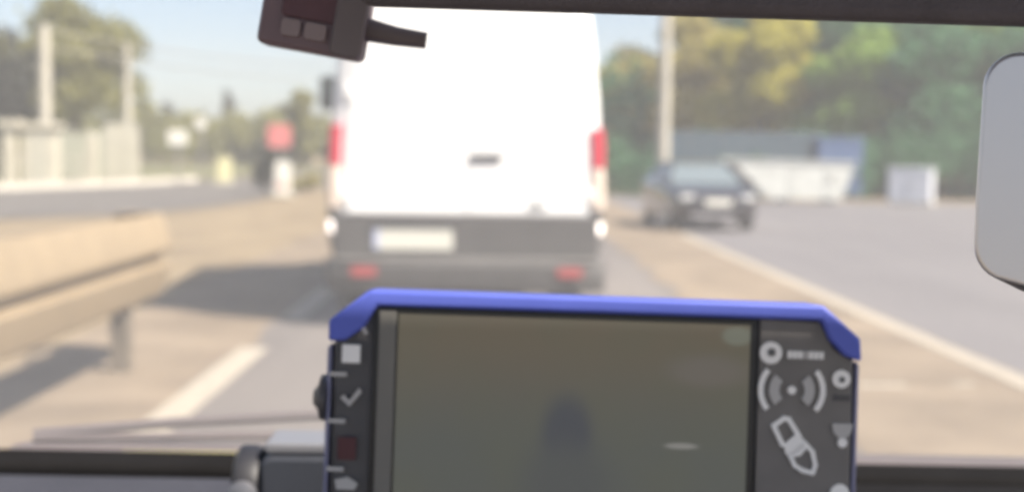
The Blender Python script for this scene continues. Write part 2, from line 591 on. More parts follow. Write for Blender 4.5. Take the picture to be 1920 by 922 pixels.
tag(o, 'second pale pole, between the big olive tree and the two white signs', 'pole')
b = empty('hoarding', (-17.6, 55.2, 0))
tag(b, 'pale panel hoarding behind the kiosk at the left', 'fence')
hp = [mat('hoarding_panel', (.40, .40, .31), .8, vary=.1, scale=2), mat('hoarding_panel_light', (.50, .47, .38), .8, vary=.1, scale=2)]
for i, hgt in enumerate((1.95, 1.9, 2.0, 2.3, 2.35)):
    MB().box(i * .66 + .01, i * .66 + .65, 0, .05, .1, hgt).build('panel', hp[1 if i > 2 else 0], b, bevel=.008, seg=1)
for i in range(6):
    MB().box(i * .66 - .04, i * .66 + .04, .055, .14, 0, 2.1).build('post', M_CONC, b)
# low mesh fence behind the kerb
f = empty('fence', (-20.5, 43, 0))
tag(f, 'low pale rail fence behind the kerb at the left', 'fence')
for i in range(6):
    x = -.3 + i * 1.0
    MB().box(x - .05, x + .05, 5.4 + i * .9 - .05, 5.4 + i * .9 + .05, 0, 1.05).build('post', M_CONC, f)
for z in (.45, .9):
    MB().tube([(-.3, 5.33, z), (4.7, 5.33 + 4.5, z)], .035, 6).build('rail', M_CONC, f)

# two white sign faces on posts, pale yellow cabinet, bollard with red sign
for (x, y, zc, r, shape, lab) in ((-11.75, 55, 2.35, .24, 'round', 'small round white sign on a post, higher of the two left of the red sign'),
                                  (-12.55, 54.5, 1.78, .36, 'box', 'wider white sign board on a post, lower of the two left of the red sign')):
    s = empty('road_sign', (x, y, 0))
    tag(s, lab, 'sign')
    MB().tube([(0, .03, -.1), (0, .03, zc + .1)], .04, 8).build('post', M_STEEL, s, smooth=True)
    if shape == 'round':
        MB().lathe_y([(0, r * .96), (-.02, r), (-.03, r)], 0, -.015, zc, 20).build('sign_face', M_SIGNW, s, smooth=True)
    else:
        MB().prism_y(rrect(-r * 1.05, r * 1.05, zc - .3, zc + .28, .06), -.04, -.012).build('sign_face', M_SIGNW, s)
    MB().box(-.06, .06, -.01, .08, zc - .05, zc + .05).build('bracket', M_STEEL, s)
c = empty('utility_cabinet', (-10.55, 53.5, 0), R(10))
tag(c, 'pale yellow cabinet on a plinth left of the red sign', 'cabinet')
M_YB = mat('pale_yellow_paint', (.62, .58, .33), .6)
MB().box(-.42, .42, -.25, .25, 0, .12).build('plinth', M_CONC, c, bevel=.01)
MB().box(-.27, .27, -.18, .18, .123, .98).build('body', M_YB, c, bevel=.02)
MB().box(-.31, .31, -.22, .22, .983, 1.06).build('lid', M_YB, c, bevel=.015)
MB().box(-.22, .22, -.195, -.182, .2, .9).build('door', M_YB, c, bevel=.004)
bo = empty('traffic_bollard', (-6.05, 39, 0))
tag(bo, 'white traffic bollard standing in front of the red sign', 'bollard')
MB().prism_y(rrect(-.21, .21, .1, 1.0, .09), -.12, .12).build('shell', M_SIGNW, bo, bevel=.02)
MB().box(-.3, .3, -.2, .2, 0, .098).build('base', M_CONC, bo, bevel=.02)
MB().box(-.15, .15, -.128, -.121, .25, .42).build('band', mat('faded_red_band', (.55, .33, .28), .6), bo)
s = empty('red_road_sign', (-6.28, 39.9, 0))
tag(s, 'faded red square road sign on a grey post above the white bollard', 'sign')
MB().tube([(0, .04, -.1), (0, .04, 2.1)], .035, 8).build('post', M_STEEL, s, smooth=True)
MB().prism_y(rrect(-.34, .34, 1.4, 2.06, .12), -.03, -.002).build('sign_face', mat('faded_red_sign', (.62, .19, .18), .5, vary=.12, scale=5), s)
MB().box(-.07, .07, 0, .08, 1.65, 1.8).build('bracket', M_STEEL, s)

# ------------------------------------------------------------------ guardrail
gr = empty('guardrail', (-2.12, 0, 0))
tag(gr, 'galvanised steel guardrail with a rounded end beside the left lane', 'guardrail')
prof = [(.0, .90), (.022, .905), (.034, .892), (.088, .715), (.090, .690), (.078, .672), (.018, .648), (.012, .632), (.018, .618), (.076, .602), (.084, .588), (.040, .425), (.030, .405), (.015, .395), (.0, .395)]
prof2 = prof + [(x - .012, z + (.004 if z > .64 else -.004) * 0) for x, z in reversed(prof)]
ys = [2.0, 4.0, 6.0, 8.0, 8.62]
MB().loft([[(x, y, z) for x, z in prof2] for y in ys]).build('beam', M_GALV, gr, smooth=True)
# rounded terminal that wraps back
rings = []
for k in range(9):
    a = R(180 * k / 8)
    rings.append([(-.11 + (.11 + x) * math.cos(a), 8.62 + (.17 + x) * math.sin(a), z) for x, z in prof2])
MB().loft(rings).build('end_terminal', M_GALV, gr, smooth=True)
for y in (2.5, 5.3, 8.1):
    MB().box(-.13, -.02, y - .05, y + .05, -.3, .86).build('post', mat('weathered_post', (.15, .125, .095), .7, vary=.25, scale=9), gr, bevel=.008)
    MB().box(-.019, .0105, y - .04, y + .04, .60, .67).build('spacer', M_GALV, gr)
    MB().lathe_x([(0, .022), (.012, .02), (.02, .008)], .012, y, .635, 8).build('bolt', M_STEEL, gr)

# ------------------------------------------------------------------ right side things
o = MB().lathe_z([(-.2, .20), (0, .20), (4, .175), (9, .13)], 0, 0, 14).build('utility_pole', M_CONC, smooth=True)
o.location = (5.05, 42.6, 0)
tag(o, 'tall slim pale concrete pole standing behind the dark car', 'pole')

c = empty('white_cabinet', (11.85, 39.7, 0), R(-24))
tag(c, 'small white cabinet at the far edge of the forecourt, before the green trees', 'cabinet')
M_CAB = mat('white_cabinet_paint', (.66, .67, .70), .5, vary=.06, scale=3)
MB().box(-.62, .62, -.4, .4, 0, .08).build('plinth', M_CONC, c, bevel=.01)
MB().box(-.6, .6, -.38, .38, .083, 1.02).build('body', M_CAB, c, bevel=.03)
MB().box(-.63, .63, -.41, .41, 1.023, 1.08).build('lid', M_CAB, c, bevel=.02)
for x0, x1 in ((-.56, -.01), (.01, .56)):
    d = MB().box(x0, x1, -.395, -.382, .14, .98).build('door', M_CAB, c, bevel=.005)
    hx = -.07 if x0 < 0 else .05
    MB().box(hx, hx + .03, -.415, -.397, .5, .64).build('handle', M_STEEL, d)

# pale skip with slanted ends
sk = empty('skip', (8.75, 41.2, 0), R(3))
sk.scale = (.9, .9, .9)
tag(sk, 'pale cream open skip with one long sloping end behind the dark car', 'skip')
M_SKIP = mat('cream_skip_paint', (.52, .53, .50), .6, vary=.14, scale=2.5, bump=.1)
pts_o = [(-1.0, .12), (1.45, .12), (1.85, 1.28), (-2.2, 1.36)]
mb = MB()
mb.prism_y(pts_o, -.82, -.78).prism_y(pts_o, .78, .82)
mb.add([(-1.0, -.778, .12), (1.45, -.778, .12), (1.45, .778, .12), (-1.0, .778, .12),
        (-1.0, -.778, .16), (1.45, -.778, .16), (1.45, .778, .16), (-1.0, .778, .16)],
       [(0, 3, 2, 1), (4, 5, 6, 7), (0, 1, 5, 4), (1, 2, 6, 5), (2, 3, 7, 6), (3, 0, 4, 7)])
for a, bb in (((1.45, .165), (1.85, 1.28)), ((-1.0, .165), (-2.2, 1.36))):
    sg = .04 if a[0] > 0 else -.04
    mb.add([(a[0], -.778, a[1]), (bb[0], -.778, bb[1]), (bb[0], .778, bb[1]), (a[0], .778, a[1]),
            (a[0] - sg, -.778, a[1]), (bb[0] - sg, -.778, bb[1]), (bb[0] - sg, .778, bb[1]), (a[0] - sg, .778, a[1])],
           [(0, 3, 2, 1), (4, 5, 6, 7), (0, 1, 5, 4), (1, 2, 6, 5), (2, 3, 7, 6), (3, 0, 4, 7)])
mb.build('tub', M_SKIP, sk)
MB().prism_y([(-2.23, 1.364), (1.88, 1.284), (1.88, 1.345), (-2.23, 1.425)], -.88, -.80).build('rim', M_SKIP, sk, bevel=.012)
MB().prism_y([(-2.23, 1.364), (1.88, 1.284), (1.88, 1.345), (-2.23, 1.425)], .80, .88).build('rim', M_SKIP, sk, bevel=.012)
for x in (-.3, .9):
    MB().box(x - .04, x + .04, -.84, -.823, .16, 1.278).build('rib', M_SKIP, sk, bevel=.01)
for x in (-.35, 1.2):
    MB().box(x - .06, x + .06, -.75, .75, 0, .118).build('skid', M_STEEL, sk)
MB().lathe_y([(0, .05), (-.1, .05), (-.11, .03)], 1.1, -.825, .85, 10).build('lug', M_STEEL, sk)

# blue-grey corrugated fence and blue container
M_BF = mat('blue_grey_sheet', (.055, .088, .115), .6, vary=.1, scale=2)
M_BLUE = mat('blue_container_paint', (.075, .125, .25), .5, vary=.12, scale=2)
f = empty('sheet_fence', (5.2, 45.3, 0))
tag(f, 'blue-grey corrugated sheet fence behind the dark car and the skip', 'fence')
for i in range(5):
    x0 = i * 1.05
    pp = []
    for q in range(11):
        pp.append((x0 + .01 + 1.03 * q / 10, (.03 if q % 2 else 0)))
    pts = pp + [(x, y + .012) for x, y in reversed(pp)]
    n = len(pts)
    mb = MB().add([(x, y, z) for z in (.12, 2.15) for x, y in pts],
                  [tuple(range(n - 1, -1, -1)), tuple(range(n, 2 * n))] + [(a, (a + 1) % n, (a + 1) % n + n, a + n) for a in range(n)])
    mb.build('panel', M_BF, f)
for i in range(6):
    MB().box(i * 1.05 - .04, i * 1.05 + .04, .05, .13, -.2, 2.2).build('post', M_STEEL, f)
c = empty('blue_container', (11.15, 45.2, 0), R(4))
tag(c, 'saturated blue metal container at the right end of the skip', 'container')
MB().box(-.75, .75, 0, 1.4, .1, 1.9).build('body', M_BLUE, c, bevel=.02)
MB().box(-.8, .8, -.05, 1.45, 1.903, 2.0).build('lid', M_BLUE, c, bevel=.02)
for i in range(5):
    x = -.62 + i * .31
    MB().box(x - .03, x + .03, -.03, -.003, .15, 1.85).build('rib', M_BLUE, c)
for x in (-.6, .6):
    MB().box(x - .06, x + .06, .1, 1.3, 0, .098).build('foot', M_STEEL, c)


# ------------------------------------------------------------------ wheel helper
def wheel(parent, x, y, r, wd, side):
    prof = [(-wd / 2, r * .70), (-wd / 2, r * .93), (-wd * .38, r), (wd * .38, r), (wd / 2, r * .93), (wd / 2, r * .70)]
    t = MB().lathe_x(prof, x, y, r, 28).build('wheel', M_TYRE, parent, smooth=True)
    ox = x + side * (wd / 2 - .01)
    MB().lathe_x([(0, r * .66), (side * .015, r * .68), (side * .02, r * .6), (side * .005, r * .3), (side * .02, r * .14)], ox, y, r, 24).build('rim', M_RIM, t, smooth=True)
    mb = MB()
    for k in range(5):
        a = 2 * math.pi * k / 5
        dy, dz = math.cos(a), math.sin(a)
        ny, nz = -dz * .05 * r / .33, dy * .05 * r / .33
        p = [(y + dy * r * .12 + ny, r + dz * r * .12 + nz), (y + dy * r * .64 + ny * .7, r + dz * r * .64 + nz * .7),
             (y + dy * r * .64 - ny * .7, r + dz * r * .64 - nz * .7), (y + dy * r * .12 - ny, r + dz * r * .12 - nz)]
        mb.prism_x(p, ox + side * .006, ox + side * .03)
    mb.build('spokes', M_RIM, t)
    return t


# ------------------------------------------------------------------ white van
van = empty('delivery_van', (-0.235, 10.5, 0), R(4.0))
tag(van, 'tall white panel van with blank rear doors and dark grey bumper, straight ahead', 'van')
half = [(.42, .96), (.60, 1.02), (.95, 1.045), (1.35, 1.035), (1.75, 1.005), (2.15, .965), (2.42, .925), (2.56, .85), (2.64, .70), (2.67, .40)]


def van_ring(y, inset, top, low=.42):
    def zz(z):
        return low + (z - .42) * (top - low) / (2.67 - .42)
    rr = [(-(hw - inset), y, zz(z)) for z, hw in half]
    return rr + [(-x, yy, z) for x, yy, z in reversed(rr)]


body_rings = [van_ring(0.0, .085, 2.60), van_ring(.012, .045, 2.635), van_ring(.05, .012, 2.66), van_ring(.12, 0, 2.67), van_ring(1.5, 0, 2.68), van_ring(3.6, 0, 2.68),
              van_ring(4.05, .01, 2.60), van_ring(4.3, .03, 2.42), van_ring(4.85, .07, 1.55), van_ring(5.0, .08, 1.30),
              van_ring(5.35, .11, 1.12), van_ring(5.55, .2, .95)]
MB().loft(body_rings).build('body', M_WHITE, van, smooth=True)


def van_hw(z):
    for (z0, h0), (z1, h1) in zip(half[:-1], half[1:]):
        if z0 <= z <= z1:
            return h0 + (h1 - h0) * (z - z0) / (z1 - z0)
    return half[-1][1]


# rear doors: two proud panels that follow the taper
def door_poly(sgn):
    zs = [.84, 1.2, 1.6, 2.0, 2.35, 2.46]
    inner = .0015
    pts = [(sgn * inner, .84)] + [(sgn * (van_hw(z) - .135 - (.03 if z > 2.4 else 0)), z) for z in zs] + [(sgn * inner, 2.5)]
    return pts if sgn > 0 else list(reversed(pts))


for sgn in (-1, 1):
    d = MB().prism_y(door_poly(sgn), -.022, .01).build('rear_door', M_WHITE, van, bevel=.010, seg=2)
    if sgn > 0:
        MB().prism_y(rrect(.02, .265, 1.245, 1.30, .02), -.05, -.023).build('handle', M_DARKPL, d, bevel=.008)
    else:
        MB().prism_y(rrect(-.50, -.22, 1.25, 1.29, .015), -.034, -.023).build('handle', mat('white_handle', (.72, .72, .72), .5), d, bevel=.005)
    for z in (1.0, 1.75, 2.25):
        hx = sgn * (van_hw(z) - .118)
        MB().box(hx - .035, hx + .035, -.035, .02, z - .05, z + .05).build('hinge', M_WHITE, d, bevel=.01)
MB().prism_y(rrect(.46, .60, .885, .925, .012), -.031, -.0225).build('badge', mat('grey_badge', (.35, .35, .34), .4, metal=.5), van)
MB().prism_y(rrect(.50, .545, .90, .945, .012), -.0335, -.0312).build('badge', mat('grey_badge', (.35, .35, .34), .4, metal=.5), van)
# dark panel below the doors, bumper with step
MB().prism_y([(-1.0, .50), (1.0, .50), (1.005, .835), (-1.005, .835)], -.05, .03).build('rear_valance', M_GREYPL, van, bevel=.015)
bpr = MB()
stn = [(-1.06, .20, 0), (-1.05, .02, -.05), (-1.0, -.07, -.10), (-.6, -.10, -.14), (0, -.11, -.15), (.6, -.10, -.14), (1.0, -.07, -.10), (1.05, .02, -.05), (1.06, .20, 0)]
rings = []
for x, yb, yo in stn:
    rings.append([(x, yo - .02, .50), (x, yo - .05, .47), (x, yo - .05, .34), (x, yo - .02, .27), (x, yo + .12, .25), (x, yo + .2, .27), (x, yo + .2, .50)])
bpr.loft(rings)
bpr.build('rear_bumper', M_GREYPL, van, smooth=True)
MB().box(-.98, .98, -.175, -.06, .503, .517).build('step_tread', mat('worn_grey_step', (.20, .19, .18), .6, vary=.2, scale=9), van, bevel=.004)
for sgn in (-1, 1):
    cx = sgn * .77
    MB().prism_y(rrect(cx - .095, cx + .095, .385, .455, .02), -.205, -.16).build('reflector', mat('dull_red_reflector', (.36, .06, .06), .35), van)
    # lamp column on the rear corner
    mbx = MB()

    def lamp(name, z0, z1, m, wdt=.10, d0=-.03):
        zs = [z0, (z0 + z1) / 2, z1]
        rings = []
        for z in zs:
            xo = van_hw(z) + .012
            rings.append([(sgn * (xo - wdt), d0, z), (sgn * (xo - .035), d0 - .005, z), (sgn * (xo - .004), d0 + .03, z), (sgn * (xo + .004), .11, z), (sgn * (xo - .03), .12, z), (sgn * (xo - wdt), .05, z)])
        return MB().loft(rings).build(name, m, van, bevel=.006, seg=2)
    lamp('tail_light', 1.20, 1.50, M_REDL)
    lamp('indicator_lens', .885, 1.195, M_CLEARL)
    lamp('lamp_surround', .787, .88, M_GREYPL, .11)
    lamp('reversing_light', .70, .785, M_REVL, .085)
    lamp('corner_trim', .50, .697, M_GREYPL, .11, -.027)
# number plate
pl = MB().prism_y(rrect(-.705, -.105, .575, .735, .02), -.062, -.051).build('number_plate', mat('plate_white', (.60, .59, .52), .4), van)
MB().box(-.70, -.655, -.0645, -.0622, .582, .728).build('blue_band', mat('plate_blue', (.42, .46, .62), .4), pl)
MB().box(-.72, -.09, -.075, -.051, .742, .765).build('plate_lamp', M_DARKPL, pl, bevel=.005)
for (y, _) in ((1.15, 0), (4.45, 0)):
    for sgn in (-1, 1):
        wheel(van, sgn * .88, y, .35, .24, sgn)
MB().box(-.85, .85, .25, 5.2, .30, .43).build('underbody', M_DARKPL, van)
MB().tube([(-.1, .1, .28), (-.1, -.04, .27)], .035, 10).build('exhaust', M_STEEL, van)
# cab glass and mirrors
mw = MB()
mw.add([(-.80, 4.885, 1.56), (.80, 4.885, 1.56), (.74, 4.345, 2.40), (-.74, 4.345, 2.40)], [(0, 1, 2, 3)])
mw.build('windscreen', M_GLASSD, van)
for sgn in (-1, 1):
    x = sgn * 1.02
    MB().add([(sgn * 1.022, 3.5, 1.45), (sgn * .99, 4.7, 1.45), (sgn * .955, 4.3, 2.15), (sgn * .985, 3.5, 2.15)], [(0, 1, 2, 3)]).build('side_window', M_GLASSD, van)
    m_ = MB().prism_y(rrect(sgn * 1.23 - .13, sgn * 1.23 + .13, 1.74, 2.10, .05), 4.30, 4.42).build('wing_mirror', M_DARKPL, van, bevel=.02)
    MB().tube([(sgn * .98, 4.4, 1.72), (sgn * 1.32, 4.38, 1.82)], .03, 8).build('mirror_arm', M_DARKPL, m_)
    MB().box(sgn * 1.23 - .10, sgn * 1.23 + .10, 4.293, 4.2985, 1.79, 2.06).build('mirror_glass', M_GLASSD, m_)
    MB().prism_y(rrect(sgn * .72 - .16, sgn * .72 + .16, .78, 1.02, .06), 5.40, 5.56).build('headlight', M_CLEARL, van, bevel=.03)

# ------------------------------------------------------------------ dark car
car = empty('parked_car', (3.72, 26.0, 0), R(4))
car.scale = (.89, .89, .90)
tag(car, 'dark grey car facing the camera on the grey forecourt right of the van', 'car')
M_CAR = mat('dark_grey_car_paint', (.035, .032, .037), .22, metal=.3, coat=1.0)
M_CGL = mat('car_window', (.15, .185, .20), .06, spec=1.0)


def rr_ring(y, hw, z0, z1, r=.12):
    return [(x, y, z) for x, z in rrect(-hw, hw, z0, z1, r, 4)]


st = [(-2.05, .58, .34, .62, .10), (-2.0, .72, .27, .70, .14), (-1.85, .82, .20, .77, .15), (-1.4, .865, .19, .83, .15), (-.95, .875, .19, .90, .13), (0, .88, .19, .94, .12),
      (1.0, .88, .19, .97, .12), (1.6, .87, .20, .98, .14), (1.95, .82, .26, .95, .15), (2.05, .70, .34, .85, .14)]
MB().loft([rr_ring(*a) for a in st]).build('body', M_CAR, car, smooth=True)
# greenhouse: roof, pillars, glass
b0, b1 = -.98, 1.62          # belt line front/back
r0_, r1_ = -.22, 1.05        # roof front/back
hb, hr = .80, .58
zb, zt = .90, 1.34
roof = [(-hr, r0_, zt - .02), (hr, r0_, zt - .02), (hr, (r0_ + r1_) / 2, zt + .02), (hr, r1_, zt), (-hr, r1_, zt), (-hr, (r0_ + r1_) / 2, zt + .02)]
MB().add([(x, y, z) for x, y, z in roof] + [(x, y, z - .05) for x, y, z in roof],
         [(0, 1, 2, 5), (5, 2, 3, 4), (6, 11, 8, 7), (11, 10, 9, 8)] + [(i, i + 6, (i + 1) % 6 + 6, (i + 1) % 6) for i in range(6)]).build('roof', M_CAR, car, bevel=.02)
MB().add([(-hb + .06, b0 + .03, zb + .01), (hb - .06, b0 + .03, zb + .01), (hr - .05, r0_, zt - .04), (-hr + .05, r0_, zt - .04)], [(0, 1, 2, 3)]).build('windscreen', M_CGL, car)
MB().add([(-hb + .06, b1 - .03, zb + .05), (hb - .06, b1 - .03, zb + .05), (hr - .05, r1_, zt - .04), (-hr + .05, r1_, zt - .04)], [(0, 1, 2, 3)]).build('rear_window', M_CGL, car)
for s in (-1, 1):
    MB().add([(s * hb, b0 + .12, zb + .02), (s * hb, .45, zb + .04), (s * (hr + .02), .40, zt - .05), (s * (hr + .02), r0_ + .03, zt - .05)], [(0, 1, 2, 3)]).build('side_window', M_CGL, car)
    MB().add([(s * hb, .52, zb + .04), (s * hb, b1 - .15, zb + .05), (s * (hr + .02), r1_ - .03, zt - .05), (s * (hr + .02), .47, zt - .05)], [(0, 1, 2, 3)]).build('side_window', M_CGL, car)
    MB().tube([(s * (hb + .0), b0, zb - .02), (s * hr, r0_, zt - .03)], .035, 8).build('pillar', M_CAR, car, smooth=True)
    MB().tube([(s * (hb + .0), b1, zb), (s * hr, r1_, zt - .03)], .05, 8).build('pillar', M_CAR, car, smooth=True)
    MB().tube([(s * (hb + .01), .485, zb), (s * (hr + .02), .435, zt - .03)], .035, 8).build('pillar', M_DARKPL, car, smooth=True)
    MB().prism_y(rrect(s * .90 - .09, s * .90 + .09, .90, 1.03, .04), -.75, -.62).build('door_mirror', M_CAR, car, bevel=.02)
    MB().prism_y(rrect(s * .60 - .15, s * .60 + .15, .60, .71, .04), -2.035, -1.8).build('headlight', mat('car_headlight', (.62, .62, .60), .15), car, bevel=.015)
    wheel(car, s * .755, -1.28, .31, .2, s)
    wheel(car, s * .755, 1.30, .31, .2, s)
MB().prism_y(rrect(-.40, .40, .40, .50, .03), -2.06, -1.98).build('grille', M_DARKPL, car, bevel=.01)
MB().prism_y(rrect(-.26, .26, .515, .625, .015), -2.085, -2.045).build('number_plate', mat('car_plate', (.80, .78, .70), .4), car)
MB().prism_y(rrect(-.52, .30, .275, .335, .02), -2.045, -1.95).build('bumper_strip', mat('pale_bumper_strip', (.45, .43, .45), .4), car, bevel=.01)

# ------------------------------------------------------------------ the car we sit in
own = empty('car_cabin', (0, 0, 0))
tag(own, 'dark dashboard, visor and mirror of the car around the camera', 'car')
M_DASH = mat('dash_plastic', (.060, .060, .072), .55, vary=.08, scale=30, bump=.15)
M_DASHD = mat('dash_edge_plastic', (.016, .015, .015), .85, bump=.1, scale=30, vary=.1, spec=.08)
M_LINER = mat('dark_headliner', (.085, .075, .082), .9, vary=.1, scale=60, bump=.2)
M_FRIT = mat('cowl_plastic', (.10, .078, .078), .6, vary=.15, scale=12)
# dashboard: top surface, dark rear edge
tl = math.tan(R(0.35))
ring = []
for x in (-.75, -.4, 0, .4, .75):
    dz = -x * tl
    ring.append([(x, .40, .80), (x, .40, .98 + dz), (x, .46, 1.045 + dz), (x, .60, 1.058 + dz), (x, .86, 1.072 + dz), (x, .925, 1.083 + dz), (x, .925, .80)])
MB().loft(ring).build('dashboard', M_DASH, own, bevel=.012)
ring = []
for x in (-.75, -.4, 0, .4, .75):
    dz = -x * tl
    ring.append([(x, .926, 1.00), (x, .926, 1.086 + dz), (x, .95, 1.0905 + dz), (x, .975, 1.084 + dz), (x, .975, 1.00)])
MB().loft(ring).build('dashboard_edge', M_DASHD, own, bevel=.004)
ring = []
for x in (.16, .2, .45, .55):
    dz = -x * tl
    h = .012 if x in (.2, .45) else 0
    ring.append([(x, .70, 1.04), (x, .74, 1.066 + dz + h), (x, .85, 1.073 + dz + h), (x, .922, 1.072 + dz + h), (x, .922, 1.04)])
MB().loft(ring).build('dark_dash_pad', M_DASHD, own, bevel=.004)  # dark pad added so the right part of the dashboard is darker
# windscreen pane
MB().add([(-.78, .972, 1.075), (.78, .972, 1.075), (.60, .495, 1.61), (-.60, .495, 1.61),
          (-.78, .978, 1.078), (.78, .978, 1.078), (.60, .501, 1.613), (-.60, .501, 1.613)],
         [(0, 1, 2, 3), (7, 6, 5, 4), (0, 4, 5, 1), (3, 2, 6, 7), (0, 3, 7, 4), (1, 5, 6, 2)]).build('windscreen', dusty_glass(), own)
MB().box(-.68, .68, -.05, .482, 1.616, 1.645).build('trimmed_headliner', M_LINER, own, bevel=.008)  # unseen roof strip, edges trimmed so sun catches only the terminal's blue top
for s in (-1, 1):
    MB().tube([(s * .79, .99, 1.05), (s * .64, .50, 1.62)], .035, 10).build('pillar', M_LINER, own, smooth=True)
# cowl outside the glass
ring = []
for x in (-.36, -.2, .1, .45, .75):
    dz = -x * tl
    ring.append([(x, .985, 1.02), (x, .985, 1.070 + dz), (x, 1.02, 1.079 + dz), (x, 1.07, 1.072 + dz), (x, 1.12, 1.05 + dz), (x, 1.12, 1.0)])
MB().loft(ring).build('cowl', M_FRIT, own, bevel=.006)
wp = MB().tube([(-.35, 1.045, 1.0835), (-.24, 1.06, 1.091), (-.05, 1.085, 1.0985), (.25, 1.11, 1.094)], .0042, 8).build('wiper', mat('wiper_metal', (.12, .10, .10), .5), own, smooth=True)
MB().tube([(-.345, 1.03, 1.083), (-.20, 1.035, 1.0855), (.0, 1.05, 1.085)], .0035, 6).build('blade', M_FRIT, wp, smooth=True)
MB().box(-.27, -.165, .983, .9995, 1.0765, 1.0815).build('yellow_strip', mat('yellow_strip_paint', (.42, .38, .10), .6), own)
# sun visor
vis = MB().prism_y(rrect(-.052, .40, 1.3487, 1.575, .008), .492, .508).build('sun_visor', M_LINER, own, bevel=.004)
vis.matrix_local = Matrix.Translation((.17, .5, 1.41)) @ Matrix.Rotation(R(.9), 4, 'Y') @ Matrix.Translation((-.17, -.5, -1.41))
# rear-view mirror
half_l = [(-.100, .040)] + [(-.1125 - .012 * math.sin(R(t)), .028 + .012 * math.cos(R(t))) for t in range(0, 91, 15)]
half_l += [(-.1242, -.010)] + [(-.1110 - .0125 * math.cos(R(t)), -.0290 - .0125 * math.sin(R(t))) for t in range(0, 71, 14)] + [(-.092, -.0455)]
mo = half_l + [(-x, z) for x, z in reversed(half_l)]
mh = MB().prism_y([(x * .985, z * .96) for x, z in mo], -.0012, .016).build('rear_view_mirror', mat('mirror_housing', (.42, .42, .43), .4), own, bevel=.0015)
mh.matrix_local = Matrix.Translation((.2890, .455, 1.2945)) @ Matrix.Rotation(R(2.2), 4, 'Y') @ Matrix.Rotation(R(-22), 4, 'Z') @ Matrix.Rotation(R(-1), 4, 'X')
MB().prism_y(mo, -.0050, -.0014).build('mirror_glass', mat('mirror_glass', (.76, .75, .76), .36, metal=.7), mh, bevel=.0016, seg=3)
MB().prism_y([(-.1225, -.0325), (-.1165, -.0402), (-.106, -.0446), (-.090, -.0476), (.090, -.0476), (.106, -.0446), (.1165, -.0402), (.1225, -.0325), (.1155, -.0388), (.106, -.0432), (.090, -.0462), (-.090, -.0462), (-.106, -.0432), (-.1155, -.0388)], -.0030, .012).build('lower_lip', mat('grey_lip', (.10, .09, .09), .6), mh)
MB().tube([(0, .016, .01), (0, .05, .08), (0, .03, .31)], .009, 8).build('stem', M_DARKPL, mh, smooth=True)

# ------------------------------------------------------------------ small box and arm on the windscreen
db = empty('windscreen_unit', (-.0785, .6, 1.3655))
db.rotation_euler = (0, R(9.5), 0)
tag(db, 'dark maroon box with a short arm fixed to the top of the windscreen', 'device')
M_MAR = mat('maroon_plastic', (.10, .045, .055), .5, vary=.12, scale=60)
M_MARL = mat('mauve_grey_plastic', (.17, .12, .135), .5)
MB().prism_y(rrect(-.0215, .0235, -.0235, .030, .003), -.008, .012).build('housing', M_MARL, db, bevel=.002)
MB().prism_y(rrect(-.0125, .0185, -.0105, .028, .002), -.0095, -.0082).build('front_panel', M_MAR, db, bevel=.0005, seg=1)
for x0, x1 in ((-.0115, -.0035), (-.0015, .0075)):
    MB().prism_y(rrect(x0, x1, -.0185, -.0115, .0015), -.0105, -.0082).build('button', mat('pale_mauve_button', (.25, .20, .205), .5), db)
MB().prism_y(rrect(.010, .0235, -.0232, .029, .003), -.0115, -.0083).build('side_grip', mat('grey_grip', (.15, .13, .135), .6), db, bevel=.001, seg=1)
MB().tube([(.0236, 0, -.0095), (.036, 0, -.0100), (.049, 0, -.0095)], [.0052, .0042, .0036], 10).build('arm', mat('grey_arm', (.13, .11, .115), .6), db, smooth=True)
MB().box(-.012, .012, .012, .085, .012, .035).build('mount', M_DARKPL, db, bevel=.002)

# ------------------------------------------------------------------ dash gadget left of the terminal
ga = empty('dash_holder', (-.108, .80, 1.064))
tag(ga, 'dark rounded holder with a pale top and round side knob on the dashboard', 'holder')
M_GAD = mat('slate_plastic', (.055, .06, .075), .5, vary=.06, scale=40)
MB().prism_y(rrect(-.026, .05, .0, .0635, .008), -.022, .02).build('body', M_GAD, ga, bevel=.003)
MB().prism_y(rrect(-.0235, .048, .0642, .0705, .003), -.020, .02).build('skylit_top', mat('skylit_top_grey', (.24, .24, .26), .35), ga, bevel=.0015, seg=1)  # paler colour stands in for sky light on the holder's top
MB().lathe_x([(0, .024), (-.004, .026), (-.012, .026), (-.015, .022)], -.0262, -.004, .040, 28).build('knob', mat('slate_knob', (.03, .03, .037), .5), ga, smooth=True)
MB().lathe_y([(0, .0085), (-.003, .0085), (-.0045, .006)], -.0335, -.030, .043, 16).build('knob_cap', mat('silver_cap', (.22, .22, .24), .4, metal=.3), ga, smooth=True)

# ------------------------------------------------------------------ blue framed terminal
S = .66 / 2600
T = empty('handheld_terminal', (.047, .66, 1.186))
T.rotation_euler = (R(-4), R(1.2), 0)
tag(T, 'dark handheld terminal with blue rubber frame and large dim screen on the dashboard', 'terminal')
M_TB = mat('terminal_black', (.075, .072, .076), .5, vary=.08, scale=60)
M_TG = mat('terminal_grey', (.16, .15, .142), .5, vary=.08, scale=60)
M_BLU = mat('blue_rubber', (.095, .13, .54), .55, vary=.05, scale=40)
M_ICON = mat('pale_icon_print', (.88, .87, .85), .6)
M_ICON2 = mat('grey_icon_print', (.46, .45, .44), .6)
M_ICOND = mat('dim_icon_print', (.12, .12, .12), .6)


def D(pts):
    """face layout: u right, v down, in face units of a quarter millimetre; counter-clockwise"""
    q = [(u * S, -v * S) for u, v in pts]
    a = sum(q[i][0] * q[(i + 1) % len(q)][1] - q[(i + 1) % len(q)][0] * q[i][1] for i in range(len(q)))
    return q if a > 0 else list(reversed(q))


